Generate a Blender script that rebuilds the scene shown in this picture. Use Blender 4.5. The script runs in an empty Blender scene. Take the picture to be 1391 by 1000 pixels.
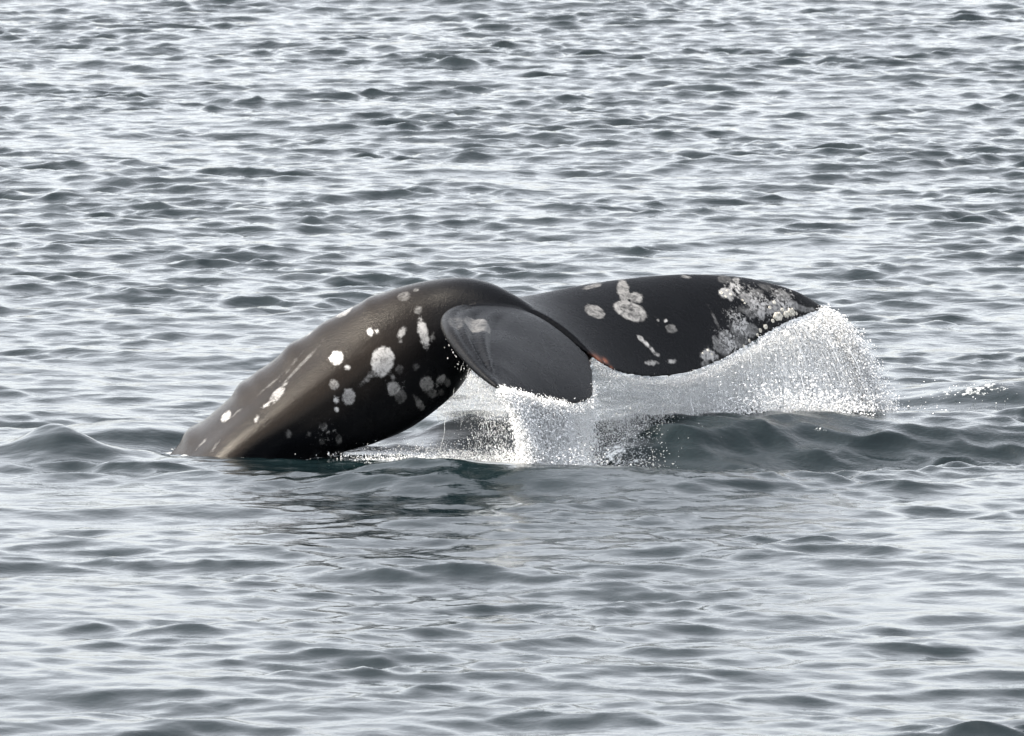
import bpy, math, random
import numpy as np
from mathutils import Vector
from mathutils.bvhtree import BVHTree

rng = np.random.default_rng(7)
random.seed(7)
scn = bpy.context.scene
COL = scn.collection

# ------------------------------------------------------------------ camera
PITCH = math.radians(7.0)
CAM = np.array((0.0, -40.0, 5.38))
TANH = 0.0664                       # tan of half the horizontal field of view
cd = bpy.data.cameras.new('camera')
cd.sensor_width = 36.0
cd.lens = 18.0 / TANH
cd.clip_start = 0.5
cd.clip_end = 20000.0
cd.dof.use_dof = True
cd.dof.focus_distance = 40.2
cd.dof.aperture_fstop = 16.0
cam = bpy.data.objects.new('camera', cd)
cam.location = CAM
cam.rotation_euler = (math.pi / 2 - PITCH, 0, 0)
COL.objects.link(cam)
scn.camera = cam

# ------------------------------------------------------------------ sky, sun, exposure
SUN_EL, SUN_AZ = math.radians(50), math.radians(-99)      # azimuth from +Y towards +X
w = bpy.data.worlds.new('World'); scn.world = w; w.use_nodes = True
nt = w.node_tree; nt.nodes.clear()
sky = nt.nodes.new('ShaderNodeTexSky'); sky.sky_type = 'NISHITA'; sky.sun_disc = False
sky.sun_elevation = SUN_EL; sky.sun_rotation = SUN_AZ
sky.air_density = 1.0; sky.dust_density = 3.0; sky.ozone_density = 1.0; sky.altitude = 0
hs = nt.nodes.new('ShaderNodeHueSaturation'); hs.inputs['Saturation'].default_value = 0.24
bg = nt.nodes.new('ShaderNodeBackground'); bg.inputs['Strength'].default_value = 0.13
wo = nt.nodes.new('ShaderNodeOutputWorld')
nt.links.new(sky.outputs[0], hs.inputs['Color']); nt.links.new(hs.outputs[0], bg.inputs[0]); nt.links.new(bg.outputs[0], wo.inputs[0])

sl = bpy.data.lights.new('sun', 'SUN'); sl.energy = 1.7; sl.angle = math.radians(8); sl.color = (1.0, 0.88, 0.70)
so = bpy.data.objects.new('sun', sl); COL.objects.link(so)
sd = Vector((math.sin(SUN_AZ) * math.cos(SUN_EL), math.cos(SUN_AZ) * math.cos(SUN_EL), math.sin(SUN_EL)))
so.rotation_euler = sd.to_track_quat('Z', 'Y').to_euler()
so.location = (-8, 8, 20)

vs = scn.view_settings
scn.display_settings.display_device = 'sRGB'
vs.view_transform = 'Standard'; vs.look = 'None'; vs.exposure = 2.15; vs.gamma = 1.0; vs.use_curve_mapping = False
scn.render.engine = 'CYCLES'
scn.cycles.use_denoising = True
scn.cycles.max_bounces = 8
scn.cycles.transparent_max_bounces = 8
scn.cycles.sample_clamp_indirect = 6.0

# ------------------------------------------------------------------ helpers
def P(px, py, Y):
    """A point at depth Y (metres beyond the near edge of the whale) that stands where the photograph has it."""
    a = (px - 695.5) / 695.5 * TANH
    b = -(py - 500.0) / 695.5 * TANH
    d = np.array((a, math.cos(PITCH) + b * math.sin(PITCH), -math.sin(PITCH) + b * math.cos(PITCH)))
    return CAM + d * ((Y - CAM[1]) / d[1])

def sstep(a, b, x):
    t = np.clip((x - a) / (b - a), 0, 1)
    return t * t * (3 - 2 * t)

def catmull(pts, n, ts=None):
    """Smooth curve through pts (chord-length parameter), n samples."""
    p = np.asarray(pts, float)
    m = len(p)
    s = np.concatenate(([0], np.cumsum(np.linalg.norm(np.diff(p[:, :3], axis=0), axis=1) + 1e-6)))
    s /= s[-1]
    t = np.linspace(0, 1, n) if ts is None else np.asarray(ts, float)
    i = np.clip(np.searchsorted(s, t, side='right') - 1, 0, m - 2)
    d = np.gradient(p, s, axis=0)
    h = (s[i + 1] - s[i])[:, None]
    u = ((t - s[i])[:, None]) / h
    return ((2*u**3 - 3*u**2 + 1) * p[i] + (u**3 - 2*u**2 + u) * h * d[i]
            + (-2*u**3 + 3*u**2) * p[i+1] + (u**3 - u**2) * h * d[i+1])

def mesh_np(name, co, quads=None, tris=None, smooth=True):
    me = bpy.data.meshes.new(name)
    me.vertices.add(len(co)); me.vertices.foreach_set('co', np.ascontiguousarray(co, np.float32).ravel())
    f = quads if quads is not None else tris
    k = f.shape[1]
    me.loops.add(f.size); me.loops.foreach_set('vertex_index', f.astype(np.int32).ravel())
    me.polygons.add(len(f)); me.polygons.foreach_set('loop_start', np.arange(0, f.size, k, dtype=np.int32))
    me.polygons.foreach_set('use_smooth', np.full(len(f), smooth))
    me.update(calc_edges=True); me.validate()
    return me

def link(name, me, mat=None, parent=None):
    o = bpy.data.objects.new(name, me); COL.objects.link(o)
    if mat: me.materials.append(mat)
    if parent: o.parent = parent
    return o

def tag(o, label=None, cat=None, group=None, kind=None):
    if label: o['label'] = label
    if cat: o['category'] = cat
    if group: o['group'] = group
    if kind: o['kind'] = kind

def fattr(me, name, arr):
    a = me.attributes.new(name, 'FLOAT', 'POINT')
    a.data.foreach_set('value', np.ascontiguousarray(arr, np.float32))

class NT:
    def __init__(s, name):
        s.m = bpy.data.materials.new(name); s.m.use_nodes = True
        s.t = s.m.node_tree; s.t.nodes.clear()
        s.out = s.n('ShaderNodeOutputMaterial')
    def n(s, typ, **kw):
        nd = s.t.nodes.new(typ)
        for k, v in kw.items():
            if k.startswith('_'): nd.inputs[k[1:]].default_value = v
            else: setattr(nd, k, v)
        return nd
    def l(s, a, b): s.t.links.new(a, b)
    def math(s, op, a, b=None, c=None, clamp=False):
        nd = s.n('ShaderNodeMath', operation=op, use_clamp=clamp)
        for i, v in enumerate((a, b, c)):
            if v is None: continue
            if isinstance(v, (int, float)): nd.inputs[i].default_value = v
            else: s.l(v, nd.inputs[i])
        return nd.outputs[0]
    def noise(s, vec, scale, detail=3, rough=0.55, dist=0.0):
        nd = s.n('ShaderNodeTexNoise', _Scale=scale, _Detail=detail, _Roughness=rough, _Distortion=dist)
        s.l(vec, nd.inputs['Vector']); return nd.outputs['Fac']
    def rng(s, v, a, b, c=0.0, d=1.0, smooth=True):
        nd = s.n('ShaderNodeMapRange', interpolation_type='SMOOTHSTEP' if smooth else 'LINEAR')
        s.l(v, nd.inputs[0])
        for i, q in enumerate((a, b, c, d)): nd.inputs[i + 1].default_value = q
        return nd.outputs[0]
    def attr(s, name): return s.n('ShaderNodeAttribute', attribute_name=name).outputs['Fac']
    def pos(s): return s.n('ShaderNodeNewGeometry').outputs['Position']
    def mapping(s, vec, scale):
        nd = s.n('ShaderNodeMapping'); s.l(vec, nd.inputs[0]); nd.inputs['Scale'].default_value = scale; return nd.outputs[0]
    def mix(s, fac, a, b):
        nd = s.n('ShaderNodeMix', data_type='RGBA')
        for k, v in ((0, fac), (6, a), (7, b)):
            if isinstance(v, (int, float, tuple)): nd.inputs[k].default_value = v
            else: s.l(v, nd.inputs[k])
        return nd.outputs[2]

# ------------------------------------------------------------------ the sea surface
waves = []
def band(n, l0, l1, slope, spread, main=-100.0):
    """n sine trains with wavelengths l0..l1 m, total rms slope and directional spread (deg) about `main`."""
    for i in range(n):
        L = l0 * (l1 / l0) ** ((i + rng.random()) / n)
        k = 2 * math.pi / L
        a = slope * math.sqrt(2.0 / n) / k
        th = math.radians(main + rng.normal() * spread)
        waves.append((k * math.cos(th), k * math.sin(th), a, rng.random() * 2 * math.pi, L))
band(8, 2.0, 6.0, 0.014, 22)
band(22, 0.65, 1.8, 0.050, 28, -105)
band(60, 0.30, 0.65, 0.115, 32, -84)
band(70, 0.15, 0.30, 0.135, 36, -96)
band(60, 0.08, 0.15, 0.085, 40, -90)

def gauss(x, s): return np.exp(-(x / s) ** 2)

gsin = [(2 * math.pi / (1.4 + 2.6 * rng.random()) * (1 if rng.random() < .5 else -1), 2 * math.pi / (0.9 + 2.2 * rng.random()), rng.random() * 6.28) for i in range(9)]
def gusts(x, y):
    # wavelets come in groups: steep clusters with flatter water between
    n = sum(np.sin(a * x + b_ * y + c_) for a, b_, c_ in gsin) / math.sqrt(len(gsin) / 2)
    return np.minimum(0.50 + 0.42 * np.exp(0.45 * n), 1.6)

def wave_patch(x, y):
    # calmer and rougher patches of ripple
    return (0.76 + 0.48 * sstep(-6, 18, y)) * (0.92 + 0.30 * np.sin(0.9 * x + 0.37 * y + 1.0 + 1.3 * np.sin(0.5 * y - 0.4 * x)) * np.sin(0.61 * y - 0.35 * x + 2.0))

def crest_y(x): return 1.0 - 0.58 * np.where(x < 0.7, gauss(x - 0.7, 0.5), gauss(x - 0.7, 0.75)) + 0.05 * np.sin(2.7 * x)

def local_swell(x, y):
    """Water heaved about by the diving tail."""
    h = np.zeros_like(x)
    # the low lip in front of the tail
    h += 0.10 * gauss(y + 1.05 + 0.06 * np.sin(2.1 * x), 0.34) * sstep(-1.1, -0.3, x) * (1 - sstep(0.7, 1.9, x))
    # trough, then the dark heaved face to the right
    r = sstep(-0.75, 0.1, x)
    yc = crest_y(x)
    tr = yc - 0.80
    h += r * (-0.10 * gauss(y - tr, 0.42) * (1 - 0.3 * sstep(1.4, 2.6, x)))
    crest = np.where(y < yc, gauss(y - yc, 0.48), gauss(y - yc, 0.75))
    h += (0.08 * sstep(-0.8, -0.3, x) + 0.065 * sstep(0.0, 1.0, x) - 0.03 * sstep(0.8, 2.0, x) + 0.02 * np.sin(1.9 * x)) * crest * sstep(-0.8, -0.3, x)
    # the broken crest behind, to the right
    yb = 2.15 + 0.08 * np.sin(1.7 * x)
    bk = np.where(y < yb, gauss(y - yb, 0.22), gauss(y - yb, 0.5))
    h += 0.10 * bk * sstep(1.75, 2.35, x) * (1 + 0.25 * np.sin(5 * x))
    # the small peaked wave and its dark neighbour left of the body
    h += 0.10 * gauss(x + 2.37, 0.20) * gauss(y - 0.12, 0.22) + 0.05 * gauss(x + 2.45, 0.5) * gauss(y - 0.05, 0.25)
    h += 0.085 * gauss(x + 1.98, 0.42) * np.where(y < 0.72, gauss(y - 0.72, 0.26), gauss(y - 0.72, 0.5))
    # the body pushes the level down on its near side
    h -= 0.05 * gauss(x + 1.7, 0.45) * gauss(y - 0.5, 0.4)
    return h

def sea(x, y, step=None):
    z = np.zeros_like(x); dx = np.zeros_like(x); dy = np.zeros_like(x)
    gu = gusts(x, y)
    pat = wave_patch(x, y) * gu
    calm = 1.0
    big = 1.0
    chop = 1 + 0.8 * sstep(-0.7, 0.3, x) * gauss(y - 0.3, 0.9)
    for kx, ky, a, ph, L in waves:
        f = kx * x + ky * y + ph
        amp = a * calm
        if L < 0.6: amp = amp * pat * chop
        elif L < 1.2: amp = amp * big * gu
        elif L < 3: amp = amp * big
        if step is not None: amp = amp * sstep(1.8, 3.2, L / step)
        s = np.sin(f); c = np.cos(f)
        z += amp * s
        k = math.hypot(kx, ky)
        dx += amp * c * kx / k * 1.0; dy += amp * c * ky / k * 1.0
    return z + local_swell(x, y), dx, dy

def spaced(core0, core1, s0, s1, lim0, lim1, g=1.28, g0=None):
    g0 = g0 or g                     # gentler growth just outside the core
    c = [core0]
    while c[-1] < core1:
        c.append(c[-1] + s0 + (s1 - s0) * (c[-1] - core0) / (core1 - core0))
    a, st = [], s0
    v = core0
    while v > lim0: st *= g0 if st < 0.45 else g; v -= st; a.append(v)
    b, st, v = [], s1, c[-1]
    while v < lim1: st *= g0 if st < 0.45 else g; v += st; b.append(v)
    return np.array(a[::-1] + c + b)

gx = spaced(-5.1, 5.1, 0.0275, 0.0275, -9000, 9000, 1.3, 1.06)
gy = spaced(-9.4, 34.0, 0.0265, 0.048, -3000, 9000, 1.3, 1.1)
X, Y = np.meshgrid(gx, gy)
SX, SY = np.meshgrid(np.gradient(gx), np.gradient(gy))
STEP = np.maximum(SX, SY)
Z, DX, DY = sea(X, Y, STEP)
nx, ny = len(gx), len(gy)
co = np.stack((X + DX, Y + DY, Z), -1).reshape(-1, 3)
idx = np.arange(nx * ny).reshape(ny, nx)
q = np.stack((idx[:-1, :-1], idx[:-1, 1:], idx[1:, 1:], idx[1:, :-1]), -1).reshape(-1, 4)
me = mesh_np('sea', co, quads=q)
x, y = co[:, 0], co[:, 1]
foam = np.zeros(len(co))
def blob(cx, cy, sx, sy, v): foam[:] = np.maximum(foam, v * np.exp(-((x - cx) / sx) ** 2 - ((y - cy) / sy) ** 2))
blob(-0.15, 0.2, 0.55, 0.8, 0.60)
blob(0.15, -0.45, 0.35, 0.4, 0.95)
blob(-0.75, -0.05, 0.35, 0.15, 0.50)
blob(0.55, 0.05, 0.3, 0.35, 0.62)
blob(1.25, 1.15, 0.9, 0.30, 0.80)
blob(0.75, -0.15, 0.45, 0.35, 0.50)
blob(1.7, 0.55, 0.7, 0.10, 0.44)
blob(0.55, 0.3, 0.35, 0.5, 0.52)
blob(0.9, -0.75, 0.35, 0.12, 0.52)
blob(2.55, 2.05, 0.5, 0.16, 0.60)
blob(2.3, 1.55, 0.6, 0.08, 0.48)
blob(-1.35, 0.05, 0.5, 0.10, 0.40)
fattr(me, 'foam', foam)
# how much of the ripple is too fine for the mesh at each place: there the material carries it as relief
sl_all = sum(0.5 * (a_ * 2 * math.pi / L_) ** 2 for _, _, a_, _, L_ in waves)
steps = np.logspace(-2, 4, 400)
lost = np.sqrt(np.clip(1 - np.array([sum(0.5 * (a_ * 2 * math.pi / L_ * sstep(1.8, 3.2, L_ / st_)) ** 2 for _, _, a_, _, L_ in waves) for st_ in steps]) / sl_all, 0, 1))
fattr(me, 'coarse', np.interp(np.log(STEP.ravel()), np.log(steps), lost))
fattr(me, 'aerated', np.exp(-((x + 0.1) / 0.8) ** 2 - ((y - 0.1) / 0.8) ** 2))
fattr(me, 'ruffled', np.maximum(np.exp(-((x + 0.1) / 0.9) ** 2 - ((y - 0.1) / 0.8) ** 2), np.exp(-((x - 1.6) / 1.8) ** 4 - ((y - 0.2) / 0.9) ** 2)))

M = NT('sea_water')
ps = M.pos()
b = M.n('ShaderNodeBsdfPrincipled', _Roughness=0.06, _IOR=1.333)
base = M.mix(M.attr('aerated'), (0.003, 0.007, 0.0085, 1), (0.004, 0.012, 0.012, 1))
nf = M.noise(ps, 16, 6, 0.68, 0.6)
nf2 = M.noise(M.mapping(ps, (1.0, 0.6, 1.0)), 46, 4, 0.6, 0.4)
fm = M.math('ADD', M.attr('foam'), M.math('MULTIPLY', M.math('SUBTRACT', M.math('ADD', M.math('MULTIPLY', nf, 0.6), M.math('MULTIPLY', nf2, 0.4)), 0.5), 1.6))
fmask = M.math('MULTIPLY', M.rng(fm, 0.56, 0.80), M.rng(M.attr('foam'), 0.08, 0.3))
M.l(M.mix(fmask, base, (0.72, 0.75, 0.76, 1)), b.inputs['Base Color'])
M.l(M.math('ADD', 0.05, M.math('MULTIPLY', fmask, 0.6)), b.inputs['Roughness'])
bump = M.n('ShaderNodeBump', _Strength=0.22, _Distance=0.012)
rip = M.noise(M.mapping(ps, (1.0, 1.4, 1.0)), 14, 4, 0.6, 0.3)
rip2 = M.noise(M.mapping(ps, (1.0, 1.2, 1.0)), 24, 4, 0.6, 0.5)
M.l(M.math('ADD', rip, M.math('MULTIPLY', M.math('ADD', nf2, M.math('MULTIPLY', rip2, 1.6)), M.attr('ruffled'))), bump.inputs['Height'])
bw = M.n('ShaderNodeBump', _Distance=0.09)
rp = M.mapping(ps, (0.75, 1.25, 0.0))
M.l(M.math('MULTIPLY', M.attr('coarse'), 1.0), bw.inputs['Strength'])
M.l(M.math('ADD', M.noise(rp, 2.6, 5, 0.52, 0.4), M.math('MULTIPLY', M.noise(rp, 7.5, 3, 0.5, 0.3), 0.35)), bw.inputs['Height'])
M.l(bump.outputs[0], bw.inputs['Normal'])
M.l(bw.outputs[0], b.inputs['Normal'])
M.l(b.outputs[0], M.out.inputs[0])
me_sea = me; seao = link('sea', me, M.m)
tag(seao, 'rippled grey sea with small wind waves around the diving tail', 'sea', kind='structure')

def sea_h(x, y): return sea(np.asarray(x, float), np.asarray(y, float))[0]

# ------------------------------------------------------------------ the whale: one continuous skin
Q = np.array
# dorsal point, ventral point (pixels of the photograph), depth, half width, sideways lean
sect = [
    (40, 790, 220, 900, 0.26, .56),
    (140, 700, 300, 790, 0.26, .53),
    (226, 622, 380, 690, 0.27, .50),
    (263, 583, 418, 655, 0.28, .475),
    (300, 551, 452, 622, 0.29, .45),
    (360, 498, 510, 602, 0.33, .42),
    (420, 453, 555, 583, 0.38, .385),
    (480, 416, 592, 557, 0.43, .34),
    (540, 391, 618, 532, 0.46, .29),
    (590, 380, 636, 505, 0.46, .235),
    (628, 377, 652, 486, 0.42, .185),
    (662, 383, 672, 472, 0.37, .14),
    (700, 401, 698, 474, 0.31, .10),
    (740, 428, 730, 484, 0.25, .07),
    (775, 456, 768, 492, 0.20, .045),
    (802, 484, 799, 496, 0.16, .025),
]
rows = []
for dx_, dy_, vx_, vy_, dep, hw in sect:
    roll = 0.10 + 0.04 * float(1 - sstep(430, 640, Q(float(dx_))))
    D = P(dx_, dy_, dep + roll); V = P(vx_, vy_, dep - 0.02)
    rows.append(np.concatenate((D, V, [hw])))
rows = Q(rows)
NS, NA = 220, 96
rows = catmull(np.concatenate((0.5 * (rows[:, :3] + rows[:, 3:6]), rows), 1), NS)[:, 3:]
# half profile: fraction from back (0) to belly (1) -> fraction of the half width; a flank that breaks at a shoulder
uq = Q([0, .02, .07, .18, .31, .39, .45, .60, .78, .92, .98, 1.0])
wq = Q([0, .18, .36, .62, .885, .98, 1.0, .89, .65, .37, .17, 0])
pq = catmull(np.stack((uq, wq, 0 * uq), 1), NA // 2 + 1)
uu = np.concatenate((pq[:, 0], pq[-2:0:-1, 0])); ww = np.concatenate((pq[:, 1], -pq[-2:0:-1, 1]))
ev_t = np.linspace(0, 2 * math.pi, len(uu), endpoint=False)
el_u = 0.5 - 0.5 * np.cos(ev_t); el_w = np.sin(ev_t)
verts = []
knuckle = [(263, 581, 7, 9), (333, 519, 7, 10), (398, 463, 5, 12), (352, 503, 3, 8), (440, 440, 2.5, 14), (505, 404, 2.5, 10)]
kn = [(P(a, b_, .6), 0.9 * h / 260., s / 260.) for a, b_, h, s in knuckle]
for i in range(NS):
    D, V, hw = rows[i, :3], rows[i, 3:6], rows[i, 6]
    t = i / (NS - 1)
    ln = Q((0.30, 0.95, 0.06)); ln = ln / np.linalg.norm(ln)
    ax = V - D; a_ = ax / np.linalg.norm(ax); ln = ln - a_ * ln.dot(a_); ln /= np.linalg.norm(ln)
    k = float(sstep(0.55, 0.75, Q(t)))
    u_ = uu * (1 - k) + el_u * k; w_ = ww * (1 - k) + el_w * k
    bmp = sum(h * math.exp(-((D[0] - p[0]) / s) ** 2) for p, h, s in kn)
    ring = D + u_[:, None] * ax - ln * (w_ * hw)[:, None]
    ring -= a_ * (bmp * np.exp(-(u_ / 0.13) ** 2))[:, None]
    verts.append(ring)
NA = len(uu)
verts = np.concatenate(verts)
idx = np.arange(NS * NA).reshape(NS, NA)
nxt = np.roll(idx, -1, 1)
bq = np.stack((idx[:-1], nxt[:-1], nxt[1:], idx[1:]), -1).reshape(-1, 4)
parts_v, parts_f = [verts], [list(map(tuple, bq)) + [tuple(idx[0][::-1]), tuple(idx[-1])]]

def lobe(LE, TE, tmax, groove, cap=.16):
    """A fluke blade lofted between its leading and trailing edge; LE/TE: (px, py, depth)."""
    n, m = 120, 46
    s = np.linspace(0, 1, n)
    s = 1 - (1 - s) ** 1.25
    le = catmull(Q([P(*p) for p in LE]), n, s); te = catmull(Q([P(*p) for p in TE]), n, s)
    c = 0.5 - 0.5 * np.cos(np.linspace(0, math.pi, m))
    S = le[:, None] * (1 - c)[None, :, None] + te[:, None] * c[None, :, None]
    N = np.cross(np.gradient(S, axis=0), np.gradient(S, axis=1))
    N /= np.linalg.norm(N, axis=2, keepdims=True) + 1e-9
    if N[n // 3, m // 2][2] < 0: N = -N
    # camber: the blade bellies upward a little
    chord = np.linalg.norm(te - le, axis=1)
    S = S + N * (0.07 * chord[:, None] * (4 * c * (1 - c))[None, :])[..., None]
    prof = 2.6 * (0.30 * np.sqrt(c) - 0.13 * c - 0.35 * c**2 + 0.28 * c**3 - 0.10 * c**4) / 0.55
    tk = np.minimum(tmax * (1 - 0.55 * s), cap * chord + 0.004)
    T = tk[:, None] * prof[None, :] + 0.0075
    up = S + N * (T * 0.6)[..., None]
    lo = S - N * (T * 0.6)[..., None]
    for (c0, wd, dp) in groove:
        g = dp * np.exp(-((c - c0) / wd) ** 2)[None, :] * sstep(0.12, 0.3, s)[:, None]
        up = up - N * g[..., None]
    v = np.concatenate((up.reshape(-1, 3), lo.reshape(-1, 3)))
    I = np.arange(n * m).reshape(n, m); J = I + n * m
    f = []
    f += list(map(tuple, np.stack((I[:-1, :-1], I[1:, :-1], I[1:, 1:], I[:-1, 1:]), -1).reshape(-1, 4)))
    f += list(map(tuple, np.stack((J[:-1, :-1], J[:-1, 1:], J[1:, 1:], J[1:, :-1]), -1).reshape(-1, 4)))
    f += [(I[i, 0], J[i, 0], J[i + 1, 0], I[i + 1, 0]) for i in range(n - 1)]
    f += [(I[i, -1], I[i + 1, -1], J[i + 1, -1], J[i, -1]) for i in range(n - 1)]
    f += [(I[0, j], I[0, j + 1], J[0, j + 1], J[0, j]) for j in range(m - 1)]
    f += [(I[-1, j], J[-1, j], J[-1, j + 1], I[-1, j + 1]) for j in range(m - 1)]
    return v, f, le, te

# the far blade, reaching out to the right
LE_R = [(668, 412, .40), (722, 402, .62), (790, 388, .82), (870, 377, 1.02), (950, 373, 1.2), (1030, 381, 1.38), (1088, 399, 1.48), (1119, 418, 1.56)]
TE_R = [(803, 483, .17), (828, 500, .22), (872, 511, .36), (922, 509, .56), (978, 490, .82), (1024, 464, 1.08), (1066, 440, 1.28), (1118, 421, 1.54)]
# the near blade, drooping towards the camera
LE_L = [(664, 420, .36), (630, 421, .20), (609, 434, -.02), (612, 452, -.24), (632, 482, -.48), (655, 508, -.68), (675, 526, -.82)]
TE_L = [(800, 486, .15), (806, 514, -.04), (803, 540, -.24), (776, 549, -.42), (738, 545, -.58), (706, 537, -.70), (677, 529, -.81)]
vR, fR, leR, teR = lobe(LE_R, TE_R, .115, [])
vL, fL, leL, teL = lobe(LE_L, TE_L, .17, [(.145, .032, .020), (.275, .035, .013), (.07, .03, -.012), (.21, .03, -.010)], .24)
off = len(verts)
parts_v.append(vR); parts_f.append([tuple(i + off for i in f) for f in fR]); off += len(vR)
parts_v.append(vL); parts_f.append([tuple(i + off for i in f) for f in fL])
# the rolled leading edge of the near blade
off += len(vL)
tn, ta = 60, 14
tv = []
for i in range(tn):
    f_ = i / (tn - 1); j = int(f_ * (len(leL) - 1))
    p_ = leL[j]; tg = leL[min(j + 1, len(leL) - 1)] - leL[max(j - 1, 0)]; tg = tg / np.linalg.norm(tg)
    e1 = np.cross(tg, (0, 0, 1.)); e1 /= np.linalg.norm(e1); e2 = np.cross(tg, e1)
    rr = (0.018 + 0.026 * math.sin(min(1, f_ * 2.2) * math.pi / 2)) * (1 - 0.75 * f_ ** 2)
    for k in range(ta):
        a = 2 * math.pi * k / ta
        tv.append(p_ + rr * (math.cos(a) * e1 + math.sin(a) * e2))
tf = [(off + i*ta + k, off + i*ta + (k+1) % ta, off + (i+1)*ta + (k+1) % ta, off + (i+1)*ta + k) for i in range(tn - 1) for k in range(ta)]
tf += [tuple(off + k for k in range(ta))[::-1], tuple(off + (tn-1)*ta + k for k in range(ta))]
parts_v.append(Q(tv)); parts_f.append(tf)
tmp = bpy.data.meshes.new('tmp')
tmp.from_pydata(np.concatenate(parts_v).tolist(), [], [tuple(int(i) for i in f) for fs in parts_f for f in fs]); tmp.update()
import bmesh
bm = bmesh.new(); bm.from_mesh(tmp)
# every closed piece with outward normals
bmesh.ops.recalc_face_normals(bm, faces=bm.faces); bm.to_mesh(tmp); bm.free()
to = bpy.data.objects.new('tmp', tmp); COL.objects.link(to)
md = to.modifiers.new('r', 'REMESH'); md.mode = 'VOXEL'; md.voxel_size = 0.0095; md.use_smooth_shade = True
ms = to.modifiers.new('s', 'SMOOTH'); ms.factor = 0.5; ms.iterations = 4
dg = bpy.context.evaluated_depsgraph_get()
wm = bpy.data.meshes.new_from_object(to.evaluated_get(dg)); wm.name = 'whale_body'
bpy.data.objects.remove(to)
for p in wm.polygons: p.use_smooth = True
nv = len(wm.vertices)
wc = np.empty(nv * 3, np.float32); wm.vertices.foreach_get('co', wc); wc = wc.reshape(-1, 3).astype(float)
print('whale verts', nv)

# pale scars and growths on the skin, each fixed to a place on the surface
bvh = BVHTree.FromPolygons([tuple(v) for v in wc], [tuple(p.vertices) for p in wm.polygons])
def hit(px, py):
    d = P(px, py, 10.0) - CAM; d /= np.linalg.norm(d)
    r = bvh.ray_cast(Vector(CAM), Vector(d), 80)
    return (np.array(r[0]), np.array(r[1])) if r[0] is not None else (None, None)
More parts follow.
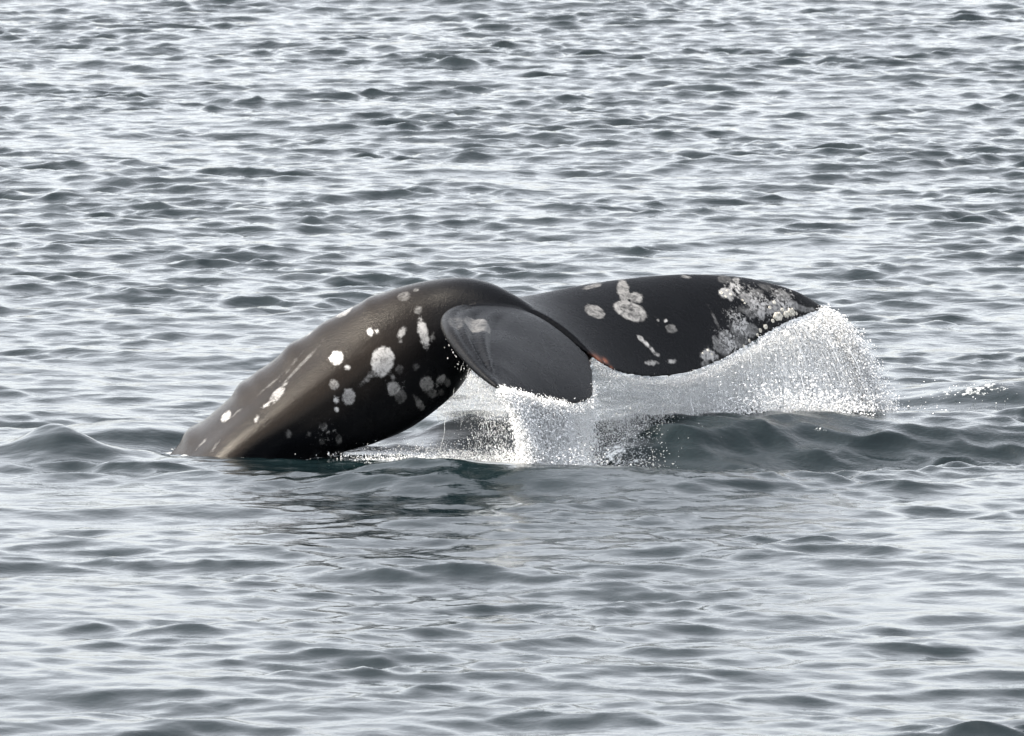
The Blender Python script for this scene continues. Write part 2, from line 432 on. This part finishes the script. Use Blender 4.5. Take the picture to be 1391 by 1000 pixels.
# px, py, rx, ry, rotation, strength, ring (0 filled .. 1 ring), softness
spots = [
    (520, 491, 15, 20, 8, .80, .25), (457, 486, 9, 10, 30, 1.0, .1), (474, 539, 8.5, 11, 8, .62, .2), (503, 451, 4, 5, 0, .95, 0),
    (512, 450, 2, 2, 0, .8, 0), (546, 452, 4.5, 7, 25, .55, .2), (575, 451, 6.5, 19, -12, .75, 0), (587, 458, 3, 4, 0, .4, 0), (544, 463, 2.5, 2.5, 0, .4, 0),
    (468, 423, 13, 7, -38, .42, 0), (420, 453, 7, 5, -50, .40, 0), (376, 536, 13, 6, -50, .48, 0), (362, 550, 7, 2.5, -35, .6, 0), (386, 523, 5, 2, -45, .4, 0),
    (307, 566, 8.5, 5, -50, .55, 0), (348, 569, 2.5, 4, 20, .6, 0), (453, 523, 6, 7, 0, .42, 0), (457, 543, 3, 4, 0, .9, 0), (457, 556, 3, 3, 0, .95, 0),
    (472, 499, 3.2, 3, 0, .8, 0), (500, 513, 11, 3.5, -42, .38, 0), (535, 528, 8, 10, -20, .60, .3), (544, 539, 8, 9, -20, .26, 0),
    (580, 522, 9, 10, 0, .50, .1), (586, 533, 8, 6, 40, .25, 0), (599, 515, 7, 4.5, -30, .55, 0), (608, 520, 4, 5, 0, .28, 0), (570, 549, 4.5, 9, -30, .42, 0),
    (600, 534, 4, 4, 0, .2, 0), (549, 402, 9, 6, -20, .20, 0), (565, 498, 5, 5, 0, .2, 0), (543, 502, 5, 6, 0, .2, 0), (534, 513, 3, 3, 0, .35, 0),
    (460, 598, 4, 6, 0, .25, 0), (420, 590, 3, 3, 0, .25, 0), (440, 578, 5, 4, 0, .18, 0), (438, 600, 4, 4, 0, .16, 0), (392, 590, 4, 5, 0, .2, 0),
    (405, 500, 32, 1.5, -47, .26, 0), (398, 494, 14, 1.0, -52, .22, 0), (370, 520, 14, 1.0, -40, .22, 0), (275, 602, 7, 1.2, -45, .3, 0), (292, 607, 7, 1.2, -55, .25, 0),
    (322, 560, 7, 1.5, -40, .22, 0), (568, 421, 5, 5, 0, .30, 0), (512, 396, 5, 2, -35, .4, 0), (565, 394, 4, 2, -20, .3, 0),
    (648, 442, 19, 9, 18, .26, 0), (619, 440, 10, 8, 10, .10, 0),
    (808, 423, 14, 8.5, 25, .38, .1), (856, 422, 24, 12, 22, .50, .75), (847, 394, 8, 15, -12, .42, .3), (864, 404, 9, 7, 20, .45, .2), (866, 403, 2.5, 2.5, 0, .9, 0),
    (805, 389, 12, 3, -14, .30, 0), (871, 460, 5, 2.5, 45, .85, 0), (878, 467, 5, 2.5, 50, .7, 0), (886, 475, 5, 2, 55, .65, 0), (893, 482, 3, 2, 40, .5, 0),
    (886, 493, 8, 3, 5, .6, 0), (911, 491, 5, 3, 0, .6, 0), (912, 447, 8, 6, 20, .28, .2), (904, 436, 2, 2, 0, .8, 0), (893, 435, 2, 2, 0, .6, 0),
    (932, 376, 6, 2, 10, .3, 0), (986, 398, 10, 7.5, 5, .85, .1), (993, 405, 4, 4, 0, .7, 0), (984, 379, 9, 6, 10, .22, 0), (1000, 380, 4.5, 4, 0, .7, .6), (995, 387, 3, 2.5, 0, .9, 0),
    (972, 435, 15, 1.2, 66, .35, 0), (961, 482, 10, 7.5, -10, .85, .55), (958, 494, 5, 4, 0, .45, .3), (974, 484, 2, 2, 0, .7, 0), (972, 463, 4, 6, -20, .5, .4),
    (984, 458, 9, 9, 0, .42, .3), (981, 474, 12, 7, 20, .45, .3), (1003, 447, 12, 10, 0, .36, .3), (1018, 449, 12, 9, 0, .5, .1), (1005, 464, 12, 8, -20, .38, .2), (991, 482, 8, 4, 0, .35, .2),
    (1012, 404, 8, 7, 40, .6, .2), (1022, 412, 7, 7, 0, .6, .1), (1034, 424, 5, 9, -10, .8, .3), (1020, 425, 9, 7, 30, .42, .2), (1008, 420, 6, 5, 0, .3, .1),
    (1028, 398, 9, 6, 0, .42, .2), (1052, 414, 9, 7, 0, .75, 0), (1047, 422, 7, 5, 0, .7, 0), (1063, 402, 12, 7, 20, .5, .2), (1075, 412, 10, 5, 25, .55, .1), (1090, 419, 9, 4, 20, .5, .1),
    (1103, 421, 5, 4, 0, .6, .2), (1058, 398, 6, 6, 0, .35, .4), (1040, 390, 10, 4, 20, .22, 0), (1068, 424, 8, 5, 0, .6, 0),
]
sf = np.full(nv, -0.06); si = np.zeros(nv); sr = np.zeros(nv)
frames = []
for (px, py, rx, ry, rot, st, ring) in spots:
    c, n_ = hit(px, py)
    if c is None: print('spot missed', px, py); continue
    if px > 940: st *= 0.78; ring = max(ring, .25)
    if n_[1] > 0: n_ = -n_
    for ox, oy in ((8, 0), (-8, 0), (0, 8), (0, -8), (14, 8), (-14, -8)):
        c2, n2_ = hit(px + ox, py + oy)
        if c2 is not None and np.linalg.norm(c2 - c) < 0.15: n_ = n_ + (n2_ if n2_[1] < 0 else -n2_)
    n_ = n_ / np.linalg.norm(n_)
    ca, sa = math.cos(math.radians(rot)), math.sin(math.radians(rot))
    # image-plane axes carried onto the tangent plane at the point
    def tang(ux, uy, L):
        e = P(px + ux * L, py + uy * L, c[1]) - c
        vdir = c - CAM; vdir /= np.linalg.norm(vdir)
        den = vdir.dot(n_)
        k = -e.dot(n_) / den if abs(den) > 0.25 else -e.dot(n_) / math.copysign(0.25, den)
        return e + vdir * k
    A = tang(ca, sa, rx); B = tang(-sa, ca, ry)
    d = wc - c
    G = np.linalg.inv(np.array([[A.dot(A), A.dot(B)], [A.dot(B), B.dot(B)]]))
    ab = np.stack((d @ A, d @ B), 1) @ G.T
    r = np.linalg.norm(ab, axis=1)
    off_n = np.abs(d @ n_)
    lim = 0.5 * (np.linalg.norm(A) + np.linalg.norm(B))
    rmin = min(np.linalg.norm(A), np.linalg.norm(B))
    f = (1 - r) * rmin
    f = np.where(off_n > max(0.05, 0.9 * lim), -0.06, f)
    up_ = f > sf
    sf = np.where(up_, f, sf); si = np.where(up_, st, si)
    sr = np.where(up_, np.where(ring > 0, ring * np.clip(1 - np.clip(f, 0, 1) / rmin * 0 - np.exp(-((r - 0.85) / 0.3) ** 2), 0, 1), 0), sr)
fattr(wm, 'scar', np.clip(sf, -0.06, 0.06)); fattr(wm, 'scar_strength', si); fattr(wm, 'scar_ring', sr)
raw = np.zeros(nv)
for px, py, r_ in ((811, 489, .030), (819, 495, .018), (830, 500, .012)):
    c, n_ = hit(px, py)
    if c is None: c, n_ = hit(px + 3, py - 5)
    if c is not None: raw = np.maximum(raw, np.exp(-(np.linalg.norm(wc - c, axis=1) / r_) ** 2))
fattr(wm, 'raw', raw)
mott = np.zeros(nv)
for px, py, r_ in ((1065, 412, .13), (1030, 412, .13), (1005, 440, .12), (990, 465, .11), (965, 484, .06), (1000, 392, .09), (590, 525, .10), (440, 590, .12), (540, 525, .08)):
    c, n_ = hit(px, py)
    if c is not None: mott = np.maximum(mott, (1.0 if px > 700 else 0.5) * np.exp(-(np.linalg.norm(wc - c, axis=1) / r_) ** 2))
fattr(wm, 'mottle', mott)
# warm light painted as brown on upward-facing skin, forward on the body
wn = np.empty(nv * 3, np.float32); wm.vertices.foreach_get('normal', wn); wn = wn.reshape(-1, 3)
fattr(wm, 'sunlit_brown', (1 - sstep(-0.85, -0.15, wc[:, 0])) * sstep(-0.15, 0.35, wn[:, 2]))

M = NT('whale_skin')
ps = M.pos()
b = M.n('ShaderNodeBsdfPrincipled', _IOR=1.40)
n1 = M.noise(ps, 7, 5, 0.6); n2 = M.noise(ps, 60, 4, 0.6); n3 = M.noise(ps, 160, 3, 0.6)
dark = M.mix(n1, (0.0016, 0.0018, 0.0024, 1), (0.0036, 0.004, 0.0052, 1))
sunlit_brn = M.mix(n1, (0.0045, 0.0031, 0.002, 1), (0.014, 0.0098, 0.0062, 1))
basec = M.mix(M.attr('sunlit_brown'), dark, sunlit_brn)  # lit back tinted brown, underside kept black: light put into the colour
# faint mottling
mot = M.rng(M.noise(ps, 24, 5, 0.7), 0.60, 0.78)
basec = M.mix(M.math('MULTIPLY', mot, 0.15), basec, (0.06, 0.057, 0.053, 1))
basec = M.mix(M.math('MULTIPLY', M.rng(M.noise(ps, 130, 4, 0.7), 0.58, 0.72), M.math('ADD', 0.02, M.math('MULTIPLY', M.attr('sunlit_brown'), 0.15))), basec, (0.07, 0.066, 0.06, 1))
edge = M.math('ADD', M.attr('scar'), M.math('MULTIPLY', M.math('SUBTRACT', M.noise(ps, 55, 5, 0.7), 0.5), 0.036))
edge = M.math('ADD', edge, M.math('MULTIPLY', M.math('SUBTRACT', M.noise(ps, 20, 2, 0.5), 0.5), 0.022))
smask = M.rng(edge, -0.007, 0.008)
inner = M.rng(M.math('ADD', M.math('ADD', M.math('MULTIPLY', M.noise(ps, 30, 6, 0.75, 0.6), 0.9), M.math('MULTIPLY', n3, 0.2)), M.math('MULTIPLY', M.attr('scar_strength'), 0.16)), 0.46, 0.76, 0.22, 1.0)
ringm = M.math('SUBTRACT', 1.0, M.math('MULTIPLY', M.attr('scar_ring'), M.rng(n2, 0.40, 0.56, 1.0, 0.3)))
sm = M.math('MULTIPLY', M.math('MULTIPLY', M.math('MULTIPLY', smask, inner), ringm), M.attr('scar_strength'), clamp=True)
mtl = M.math('MULTIPLY', M.rng(M.math('ADD', M.noise(ps, 44, 8, 0.78), M.math('MULTIPLY', M.attr('mottle'), 0.20)), 0.64, 0.72), M.math('MULTIPLY', M.attr('mottle'), 0.75))
sm = M.math('MAXIMUM', sm, mtl)
col = M.mix(sm, basec, (0.47, 0.465, 0.46, 1))
col = M.mix(M.math('MULTIPLY', M.attr('raw'), 0.9), col, (0.20, 0.075, 0.045, 1))
M.l(col, b.inputs['Base Color'])
rough = M.math('ADD', M.math('SUBTRACT', M.rng(n1, 0.3, 0.7, 0.24, 0.32), M.math('MULTIPLY', M.attr('sunlit_brown'), 0.09)), M.math('MULTIPLY', sm, 0.25))
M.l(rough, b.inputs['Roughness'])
M.l(M.math('ADD', 0.085, M.math('MULTIPLY', M.attr('sunlit_brown'), 0.10)), b.inputs['Specular IOR Level'])
bump = M.n('ShaderNodeBump', _Strength=0.8, _Distance=0.0028)
hgt = M.math('ADD', M.math('ADD', M.math('MULTIPLY', n2, 0.6), M.math('ADD', M.math('MULTIPLY', n3, 0.8), M.math('MULTIPLY', M.noise(M.mapping(ps, (0.35, 1.0, 1.6)), 34, 5, 0.65, 0.4), 0.5))), M.math('MULTIPLY', smask, 0.08))
M.l(hgt, bump.inputs['Height'])
M.l(bump.outputs[0], b.inputs['Normal'])
M.l(b.outputs[0], M.out.inputs[0])
skin = M.m

wm.materials.clear()
whale = link('whale', wm, skin)
tag(whale, 'dark mottled whale diving, arched tail stock and broad flukes above the water', 'whale')

# wash along the line where the body meets the sea
from mathutils.kdtree import KDTree
hz = sea_h(wc[:, 0], wc[:, 1])
ct = wc[np.abs(wc[:, 2] - hz) < 0.012]
kd = KDTree(len(ct))
for i_, p_ in enumerate(ct): kd.insert((p_[0], p_[1], 0), i_)
kd.balance()
near = np.where((np.abs(co[:, 0] + 1.2) < 1.2) & (np.abs(co[:, 1] - 0.3) < 1.0))[0]
for i_ in near:
    d_ = kd.find((co[i_, 0], co[i_, 1], 0))[2]
    if d_ < 0.2: foam[i_] = max(foam[i_], 0.62 * math.exp(-(d_ / 0.06) ** 2))
me_sea.attributes['foam'].data.foreach_set('value', foam.astype(np.float32))

# ------------------------------------------------------------------ barnacles on the far fluke tip and flank
M = NT('barnacle_shell')
ps = M.pos()
b = M.n('ShaderNodeBsdfPrincipled', _Roughness=0.75)
M.l(M.mix(M.rng(M.noise(ps, 90, 4, 0.6), 0.35, 0.65), (0.26, 0.24, 0.20, 1), (0.56, 0.54, 0.48, 1)), b.inputs['Base Color'])
bp = M.n('ShaderNodeBump', _Strength=0.6, _Distance=0.004); M.l(M.noise(ps, 120, 3), bp.inputs['Height']); M.l(bp.outputs[0], b.inputs['Normal'])
M.l(b.outputs[0], M.out.inputs[0])
barn = M.m
def barnacle_mesh(seed):
    r = np.random.default_rng(seed)
    na = 12
    prof = [(1.0, -0.25), (0.98, 0.10), (0.80, 0.42), (0.50, 0.55), (0.36, 0.52), (0.26, 0.30)]
    rib = 1 + 0.10 * np.cos(np.arange(na) * math.pi) + r.normal(0, .05, na)
    v = []
    for rr, z in prof:
        for k in range(na):
            a = 2 * math.pi * k / na
            v.append((rr * rib[k] * math.cos(a), rr * rib[k] * math.sin(a), z + r.normal(0, .02)))
    v.append((0, 0, 0.22))
    f = []
    for i in range(len(prof) - 1):
        for k in range(na):
            f.append((i*na + k, i*na + (k+1) % na, (i+1)*na + (k+1) % na, (i+1)*na + k))
    for k in range(na): f.append(((len(prof)-1)*na + k, (len(prof)-1)*na + (k+1) % na, len(v) - 1))
    m = bpy.data.meshes.new('barnacle'); m.from_pydata(v, [], f); m.update()
    for p in m.polygons: p.use_smooth = True
    m.materials.append(barn)
    return m
bms = [barnacle_mesh(s) for s in range(4)]
bspots = [(1057, 430, 9, 1.15), (1068, 427, 6, 1.0), (1075, 424, 7, 1.1), (1082, 426, 4, 1), (1050, 436, 5, 1), (1040, 444, 5.5, 1), (1033, 449, 4, 1), (1029, 455, 4, 1), 
          (1018, 463, 3, 1), (1010, 470, 2.6, 1), (1063, 421, 4, 1), (980, 398, 3.6, 1), (988, 395, 3.6, 1), (993, 400, 3.2, 1), (986, 403, 3, 1),
          (1009, 408, 2.6, 1), (1012, 412, 2.4, 1), (955, 480, 3.0, 1), (962, 476, 3.0, 1), (967, 481, 2.6, 1), (1046, 418, 4, 1), (1052, 411, 3.6, 1), (457, 486, 3.4, 1), (512, 450, 2, 1)]
for i, (px, py, r_, el) in enumerate(bspots):
    c, n_ = hit(px, py)
    if c is None: print('barnacle missed', px, py); continue
    o = bpy.data.objects.new('barnacle', bms[i % 4]); COL.objects.link(o)
    nn = Vector(n_)
    if nn.y > 0: nn = -nn
    o.rotation_mode = 'QUATERNION'
    o.rotation_quaternion = nn.to_track_quat('Z', 'Y')
    s = r_ / 260.0 * (1.0 if r_ > 5 else 0.8)
    o.location = c - np.array(nn) * s * 0.06
    s *= 0.8 + 0.35 * random.random(); o.scale = (s * el, s * (0.8 + 0.4 * random.random()), s * 0.6)
    o.parent = whale

# ------------------------------------------------------------------ spray: clouds of flying drops
M = NT('white_water')
b = M.n('ShaderNodeBsdfPrincipled', _Roughness=0.25, _IOR=1.333)
b.inputs['Base Color'].default_value = (0.90, 0.91, 0.92, 1)
tr = M.n('ShaderNodeBsdfTranslucent'); tr.inputs['Color'].default_value = (0.90, 0.91, 0.92, 1)
mx = M.n('ShaderNodeMixShader'); mx.inputs[0].default_value = 0.4
M.l(b.outputs[0], mx.inputs[1]); M.l(tr.outputs[0], mx.inputs[2]); M.l(mx.outputs[0], M.out.inputs[0])
spray_mat = M.m

OCT = Q([(1, 0, 0), (-1, 0, 0), (0, 1, 0), (0, -1, 0), (0, 0, 1), (0, 0, -1)], float)
OCF = Q([(0, 2, 4), (2, 1, 4), (1, 3, 4), (3, 0, 4), (2, 0, 5), (1, 2, 5), (3, 1, 5), (0, 3, 5)])
TET = Q([(1, 0, -.6), (-.5, .87, -.6), (-.5, -.87, -.6), (0, 0, 1.2)], float)
TEF = Q([(0, 1, 3), (1, 2, 3), (2, 0, 3), (0, 2, 1)])
def drops_geo(pos, rad, vel, stretch, TV, TF):
    """One little drop per point, drawn out along its flight."""
    d = vel / (np.linalg.norm(vel, axis=1, keepdims=True) + 1e-9)
    h = np.where(np.abs(d[:, 2:3]) < 0.9, Q([[0, 0, 1.]]), Q([[1., 0, 0]]))
    e1 = np.cross(d, h); e1 /= np.linalg.norm(e1, axis=1, keepdims=True)
    e2 = np.cross(d, e1)
    ro = rng.random(len(pos)) * 6.28
    f1 = e1 * np.cos(ro)[:, None] + e2 * np.sin(ro)[:, None]; f2 = -e1 * np.sin(ro)[:, None] + e2 * np.cos(ro)[:, None]
    jit = rng.uniform(0.75, 1.25, (len(pos), len(TV), 1))
    v = (TV[None, :, 0:1] * f1[:, None] + TV[None, :, 1:2] * f2[:, None] + TV[None, :, 2:3] * d[:, None] * stretch[:, None, None]) * rad[:, None, None] * jit + pos[:, None]
    f = (TF[None] + len(TV) * np.arange(len(pos))[:, None, None]).reshape(-1, 3)
    return v.reshape(-1, 3), f
def drops_mesh(name, pos, rad, vel, stretch, extra=()):
    big = rad > 0.0026
    v1, f1 = drops_geo(pos[big], rad[big], vel[big], stretch[big], OCT, OCF)
    v2, f2 = drops_geo(pos[~big], rad[~big], vel[~big], stretch[~big], TET, TEF)
    V_, F_ = np.concatenate((v1, v2)), np.concatenate((f1, f2 + len(v1)))
    for ve, fe in extra: F_ = np.concatenate((F_, fe + len(V_))); V_ = np.concatenate((V_, ve))
    return mesh_np(name, V_, tris=F_)

GR = Q((0, 0, -9.81))
class Cloud:
    def __init__(s): s.p, s.r, s.v, s.s, s.x = [], [], [], [], []
    def add(s, p, r, v, st):
        s.p.append(p); s.r.append(r); s.v.append(v); s.s.append(np.broadcast_to(st, r.shape).astype(float))
    def fly(s, S, V, tau, r, st):
        p = S + V * tau[:, None] + 0.5 * GR * (tau ** 2)[:, None]
        s.add(p, r, V + GR * tau[:, None], st)
    def build(s, name, label):
        p, r, v, st = (np.concatenate(a) for a in (s.p, s.r, s.v, s.s))
        k = p[:, 2] > sea_h(p[:, 0], p[:, 1]) - 0.02
        print(name, int(k.sum()))
        o = link(name, drops_mesh(name, p[k], r[k], v[k], st[k], s.x), spray_mat)
        tag(o, label, 'spray', kind='stuff')
        return o
def strands(S, V, t0, t1, r0, seg=14):
    """Connected strings of water: thin beaded tubes along each ballistic path."""
    vs_, fs_ = [], []
    n_ = len(S); u = np.linspace(0, 1, seg)
    base_ = 0
    for i in range(n_):
        tt = t0[i] + (t1[i] - t0[i]) * u
        p = S[i] + V[i] * tt[:, None] + 0.5 * GR * (tt ** 2)[:, None]
        p = p + np.cumsum(rng.normal(0, .0022, (seg, 3)), 0)
        rr = r0[i] * (0.35 + 0.9 * rng.random(seg) ** 1.5) * np.sin(np.clip(u * 3.14, .12, 3.02)) ** .5
        if p[:, 2].min() < -0.15: continue
        ring = np.stack([p + rr[:, None] * Q((math.cos(a), math.sin(a), 0)) for a in (0, 2.094, 4.189)], 1).reshape(-1, 3)
        I = np.arange(seg * 3).reshape(seg, 3); J = np.roll(I, -1, 1)
        q_ = np.stack((I[:-1], J[:-1], J[1:], I[1:]), -1).reshape(-1, 4)
        fs_.append(np.concatenate((q_[:, (0, 1, 2)], q_[:, (0, 2, 3)])) + base_); vs_.append(ring); base_ += len(ring)
    return np.concatenate(vs_), np.concatenate(fs_)
def logr(n, a, b_): return a * (b_ / a) ** (rng.random(n) ** 1.6)
def along(curve, t):
    i = np.clip(t, 0, 0.9999) * (len(curve) - 1); k = i.astype(int); f = (i - k)[:, None]
    return curve[k] * (1 - f) + curve[np.minimum(k + 1, len(curve) - 1)] * f

# -- water streaming off the far fluke
c = Cloud()
tp = np.linspace(0, 1, len(teR))
def vel_R(t):
    """Launch velocity along the far trailing edge: flung outward at the tip."""
    k = sstep(0.45, 1.0, t)
    return np.stack((0.12 + 0.98 * k, 0.65 - 0.65 * sstep(0.1, 0.7, t), -0.25 - 0.15 * k), -1)
n = 110000      # fine veil
t = rng.random(n) ** 0.85; tau = .03 + rng.random(n) ** 0.75 * 0.37
c.fly(along(teR, t) + rng.normal(0, 1, (n, 3)) * (0.008, 0.035, 0.008), vel_R(t) + rng.normal(0, 1, (n, 3)) * (.10, .20, .10), tau, logr(n, .0009, .0024), 2.2)
n = 50000     # thicker close under the inner edge
t = rng.random(n) * .62; tau = .045 + rng.random(n) * .22
c.fly(along(teR, t) + rng.normal(0, 1, (n, 3)) * (0.008, 0.04, 0.008), vel_R(t) + rng.normal(0, 1, (n, 3)) * (.10, .20, .10), tau, logr(n, .0010, .0024), 2.2)
ns, m = 150, 130  # threads
t0 = 0.30 + 0.70 * rng.random(ns) ** 0.7
S0 = along(teR, t0); V0 = vel_R(t0) + rng.normal(0, 1, (ns, 3)) * (.16, .2, .10)
S = np.repeat(S0, m, 0); V = np.repeat(V0, m, 0) + rng.normal(0, 1, (ns * m, 3)) * (.03, .05, .05)
c.fly(S + rng.normal(0, .004, S.shape), V, rng.random(ns * m) * 0.42, logr(ns * m, .0014, .0046), 2.6)
ns, m = 34, 420  # thick ropes near the tip
t0 = 0.62 + 0.38 * rng.random(ns)
S0 = along(teR, t0); V0 = vel_R(t0) + rng.normal(0, 1, (ns, 3)) * (.14, .15, .10)
S = np.repeat(S0, m, 0); V = np.repeat(V0, m, 0) + rng.normal(0, 1, (ns * m, 3)) * (.045, .06, .05)
c.fly(S + rng.normal(0, .006, S.shape), V, rng.random(ns * m) ** .8 * 0.40, logr(ns * m, .0016, .0062), 2.4)
ns = 900   # connected strings
t0 = 0.15 + 0.85 * rng.random(ns) ** 0.75
a0 = rng.random(ns) * .30; a1 = np.minimum(a0 + .05 + .10 * rng.random(ns), .40)
c.x.append(strands(along(teR, t0) + rng.normal(0, 1, (ns, 3)) * (.006, .03, .006), vel_R(t0) + rng.normal(0, 1, (ns, 3)) * (.12, .2, .10), a0, a1, logr(ns, .0014, .0050)))
# the torn outer rim off the very tip
n = 12000
t = 0.93 + 0.07 * rng.random(n); tau = rng.random(n) ** 0.9 * 0.37
c.fly(along(teR, t) + rng.normal(0, .012, (n, 3)), Q((1.15, 0, -.35)) + rng.normal(0, 1, (n, 3)) * (.13, .22, .16), tau, logr(n, .0013, .0042), 2.0)
# where it strikes the sea
n = 9000
xx = np.minimum(rng.normal(1.35, .30, n), 1.95 - .35 * rng.random(n) ** 2); yy = crest_y(xx) + 0.12 + 0.3 * rng.random(n)
c.add(np.stack((xx, yy, sea_h(xx, yy) + 0.05 * np.abs(rng.normal(0, 1, n)) ** 1.5), -1), logr(n, .002, .007), rng.normal(0, 1, (n, 3)), 1.2)
# strays to the right
n = 260
xx = 1.85 + np.abs(rng.normal(0, .13, n)); yy = rng.normal(1.3, .15, n)
c.add(np.stack((xx, yy, sea_h(xx, yy) + 0.10 * rng.random(n) ** 2 + .01), -1), logr(n, .002, .006), rng.normal(0, 1, (n, 3)), 1.3)
c.build('spray_curtain', 'white curtain of water drops streaming off the far fluke')

# -- the white column under the near fluke
c = Cloud()
def vel_L(t): return np.stack((0.0 * t + 0.10, -0.05 + 0 * t, -0.5 + 0 * t), -1)
n = 36000     # dense core leaning down to the right
t = 0.50 + 0.5 * rng.random(n); tau = rng.random(n) * 0.26
V = np.stack((0.15 + 1.0 * sstep(.7, 1., t) * 0.45, 0 * t + .1, -0.2 + 0 * t), -1) + rng.normal(0, 1, (n, 3)) * (.11, .2, .12)
c.fly(along(teL, t) + rng.normal(0, 1, (n, 3)) * (.012, .03, .012), V, tau, logr(n, .0013, .0050), 2.0)
ns = 260
t0 = 0.45 + 0.55 * rng.random(ns); a0 = rng.random(ns) * .18; a1 = a0 + .04 + .06 * rng.random(ns)
c.x.append(strands(along(teL, t0) + rng.normal(0, .008, (ns, 3)), np.stack((0.15 + .45 * sstep(.7, 1., t0), 0 * t0 + .1, -.2 + 0 * t0), -1) + rng.normal(0, 1, (ns, 3)) * (.13, .2, .12), a0, a1, logr(ns, .0016, .0058)))
n = 21000    # mist on its right
t = .16 + rng.random(n) * 0.46; tau = .035 + rng.random(n) * 0.25
c.fly(along(teL, t) + rng.normal(0, 1, (n, 3)) * (.01, .04, .01), Q((-.12, .1, -.25)) + rng.normal(0, 1, (n, 3)) * (.13, .25, .1), tau, logr(n, .0011, .0034), 1.8)
n = 6000    # boil at its foot
xx = rng.normal(.20, .12, n); yy = rng.normal(-.45, .16, n)
c.add(np.stack((xx, yy, sea_h(xx, yy) + .05 * np.abs(rng.normal(0, 1, n))), -1), logr(n, .002, .006), rng.normal(0, 1, (n, 3)), 1.4)
c.build('spray_column', 'dense white water falling from the near fluke tip')

# -- lighter drops between the body and the near fluke
c = Cloud()
n = 4000
t = 0.62 + 0.45 * rng.random(n); tau = rng.random(n) ** .8 * 0.33
c.fly(along(leL, t) + rng.normal(0, 1, (n, 3)) * (.012, .06, .02) + (.03, .12, -.02), Q((.05, .1, -.35)) + rng.normal(0, 1, (n, 3)) * (.20, .4, .18), tau, logr(n, .0008, .0025), 2.4)
ns = 30
t0 = 0.55 + 0.42 * rng.random(ns); a0 = rng.random(ns) * .22; a1 = a0 + .03 + .07 * rng.random(ns)
c.x.append(strands(along(leL, t0) + (.02, .08, -.03) + rng.normal(0, .01, (ns, 3)), Q((-.05, .1, -.2)) + rng.normal(0, 1, (ns, 3)) * (.32, .3, .2), a0, a1, logr(ns, .0009, .0024)))
n = 34000   # fine backdrop mist hanging behind
xx = rng.uniform(-.40, .34, n); yy = rng.uniform(.75, 1.1, n)
c.add(np.stack((xx, yy, rng.uniform(.08, .31, n) * (1 - .3 * sstep(.0, .34, xx))), -1), logr(n, .0007, .0017), rng.normal(0, .3, (n, 3)) + (0, 0, -1), 1.8)
n = 4200    # lacework thrown up from the trough
xx = rng.normal(-.2, .22, n); yy = rng.uniform(-.55, .35, n)
c.add(np.stack((xx, yy, sea_h(xx, yy) + .09 * rng.random(n) ** 2), -1), logr(n, .0009, .0025), rng.normal(0, 1, (n, 3)) * (1, .5, .6), 2.8)
n = 3500     # flecks over the left shoulder of the heaved water
xx = rng.normal(.52, .13, n); yy = rng.uniform(-.35, .5, n)
c.add(np.stack((xx, yy, sea_h(xx, yy) + .10 * rng.random(n) ** 2), -1), logr(n, .0009, .0026), rng.normal(0, 1, (n, 3)) * (1, .5, .6), 2.4)
n = 900     # fringe along the belly
xx = rng.normal(-.5, .22, n); yy = 0.05 + rng.normal(0, .08, n)
c.add(np.stack((xx, yy, sea_h(xx, yy) + .035 * rng.random(n) ** 2), -1), logr(n, .0016, .005), rng.normal(0, 1, (n, 3)) * (.4, .3, 1), 2.2)
c.build('spray_mist', 'scattered drops and mist between the body and near fluke')
# drips beading along the near leading edge
c = Cloud()
n = 40
t = 0.35 + .6 * rng.random(n)
c.fly(along(leL, t) + (-.02, -.02, -.04), Q((0, 0, -.1)) + rng.normal(0, 1, (n, 3)) * .05, rng.random(n) ** 2 * .12, logr(n, .0013, .0032), 1.8)
n = 120
S = P(640, 508, .1)
c.fly(np.repeat(S[None], n, 0) + rng.normal(0, .006, (n, 3)), Q((-.12, 0, -.1)) + rng.normal(0, 1, (n, 3)) * .06, rng.random(n) * .14, logr(n, .0012, .003), 1.8)
# tossed water on the broken crest behind
n = 80
xx = rng.normal(2.3, .25, n); yy = 2.0 + rng.normal(0, .2, n)
c.add(np.stack((xx, yy, sea_h(xx, yy) + .015 * rng.random(n)), -1), logr(n, .0016, .005), rng.normal(0, 1, (n, 3)), 1.5)
c.build('stray_drops', 'single drops dripping from the leading edge and flecking the broken crest')
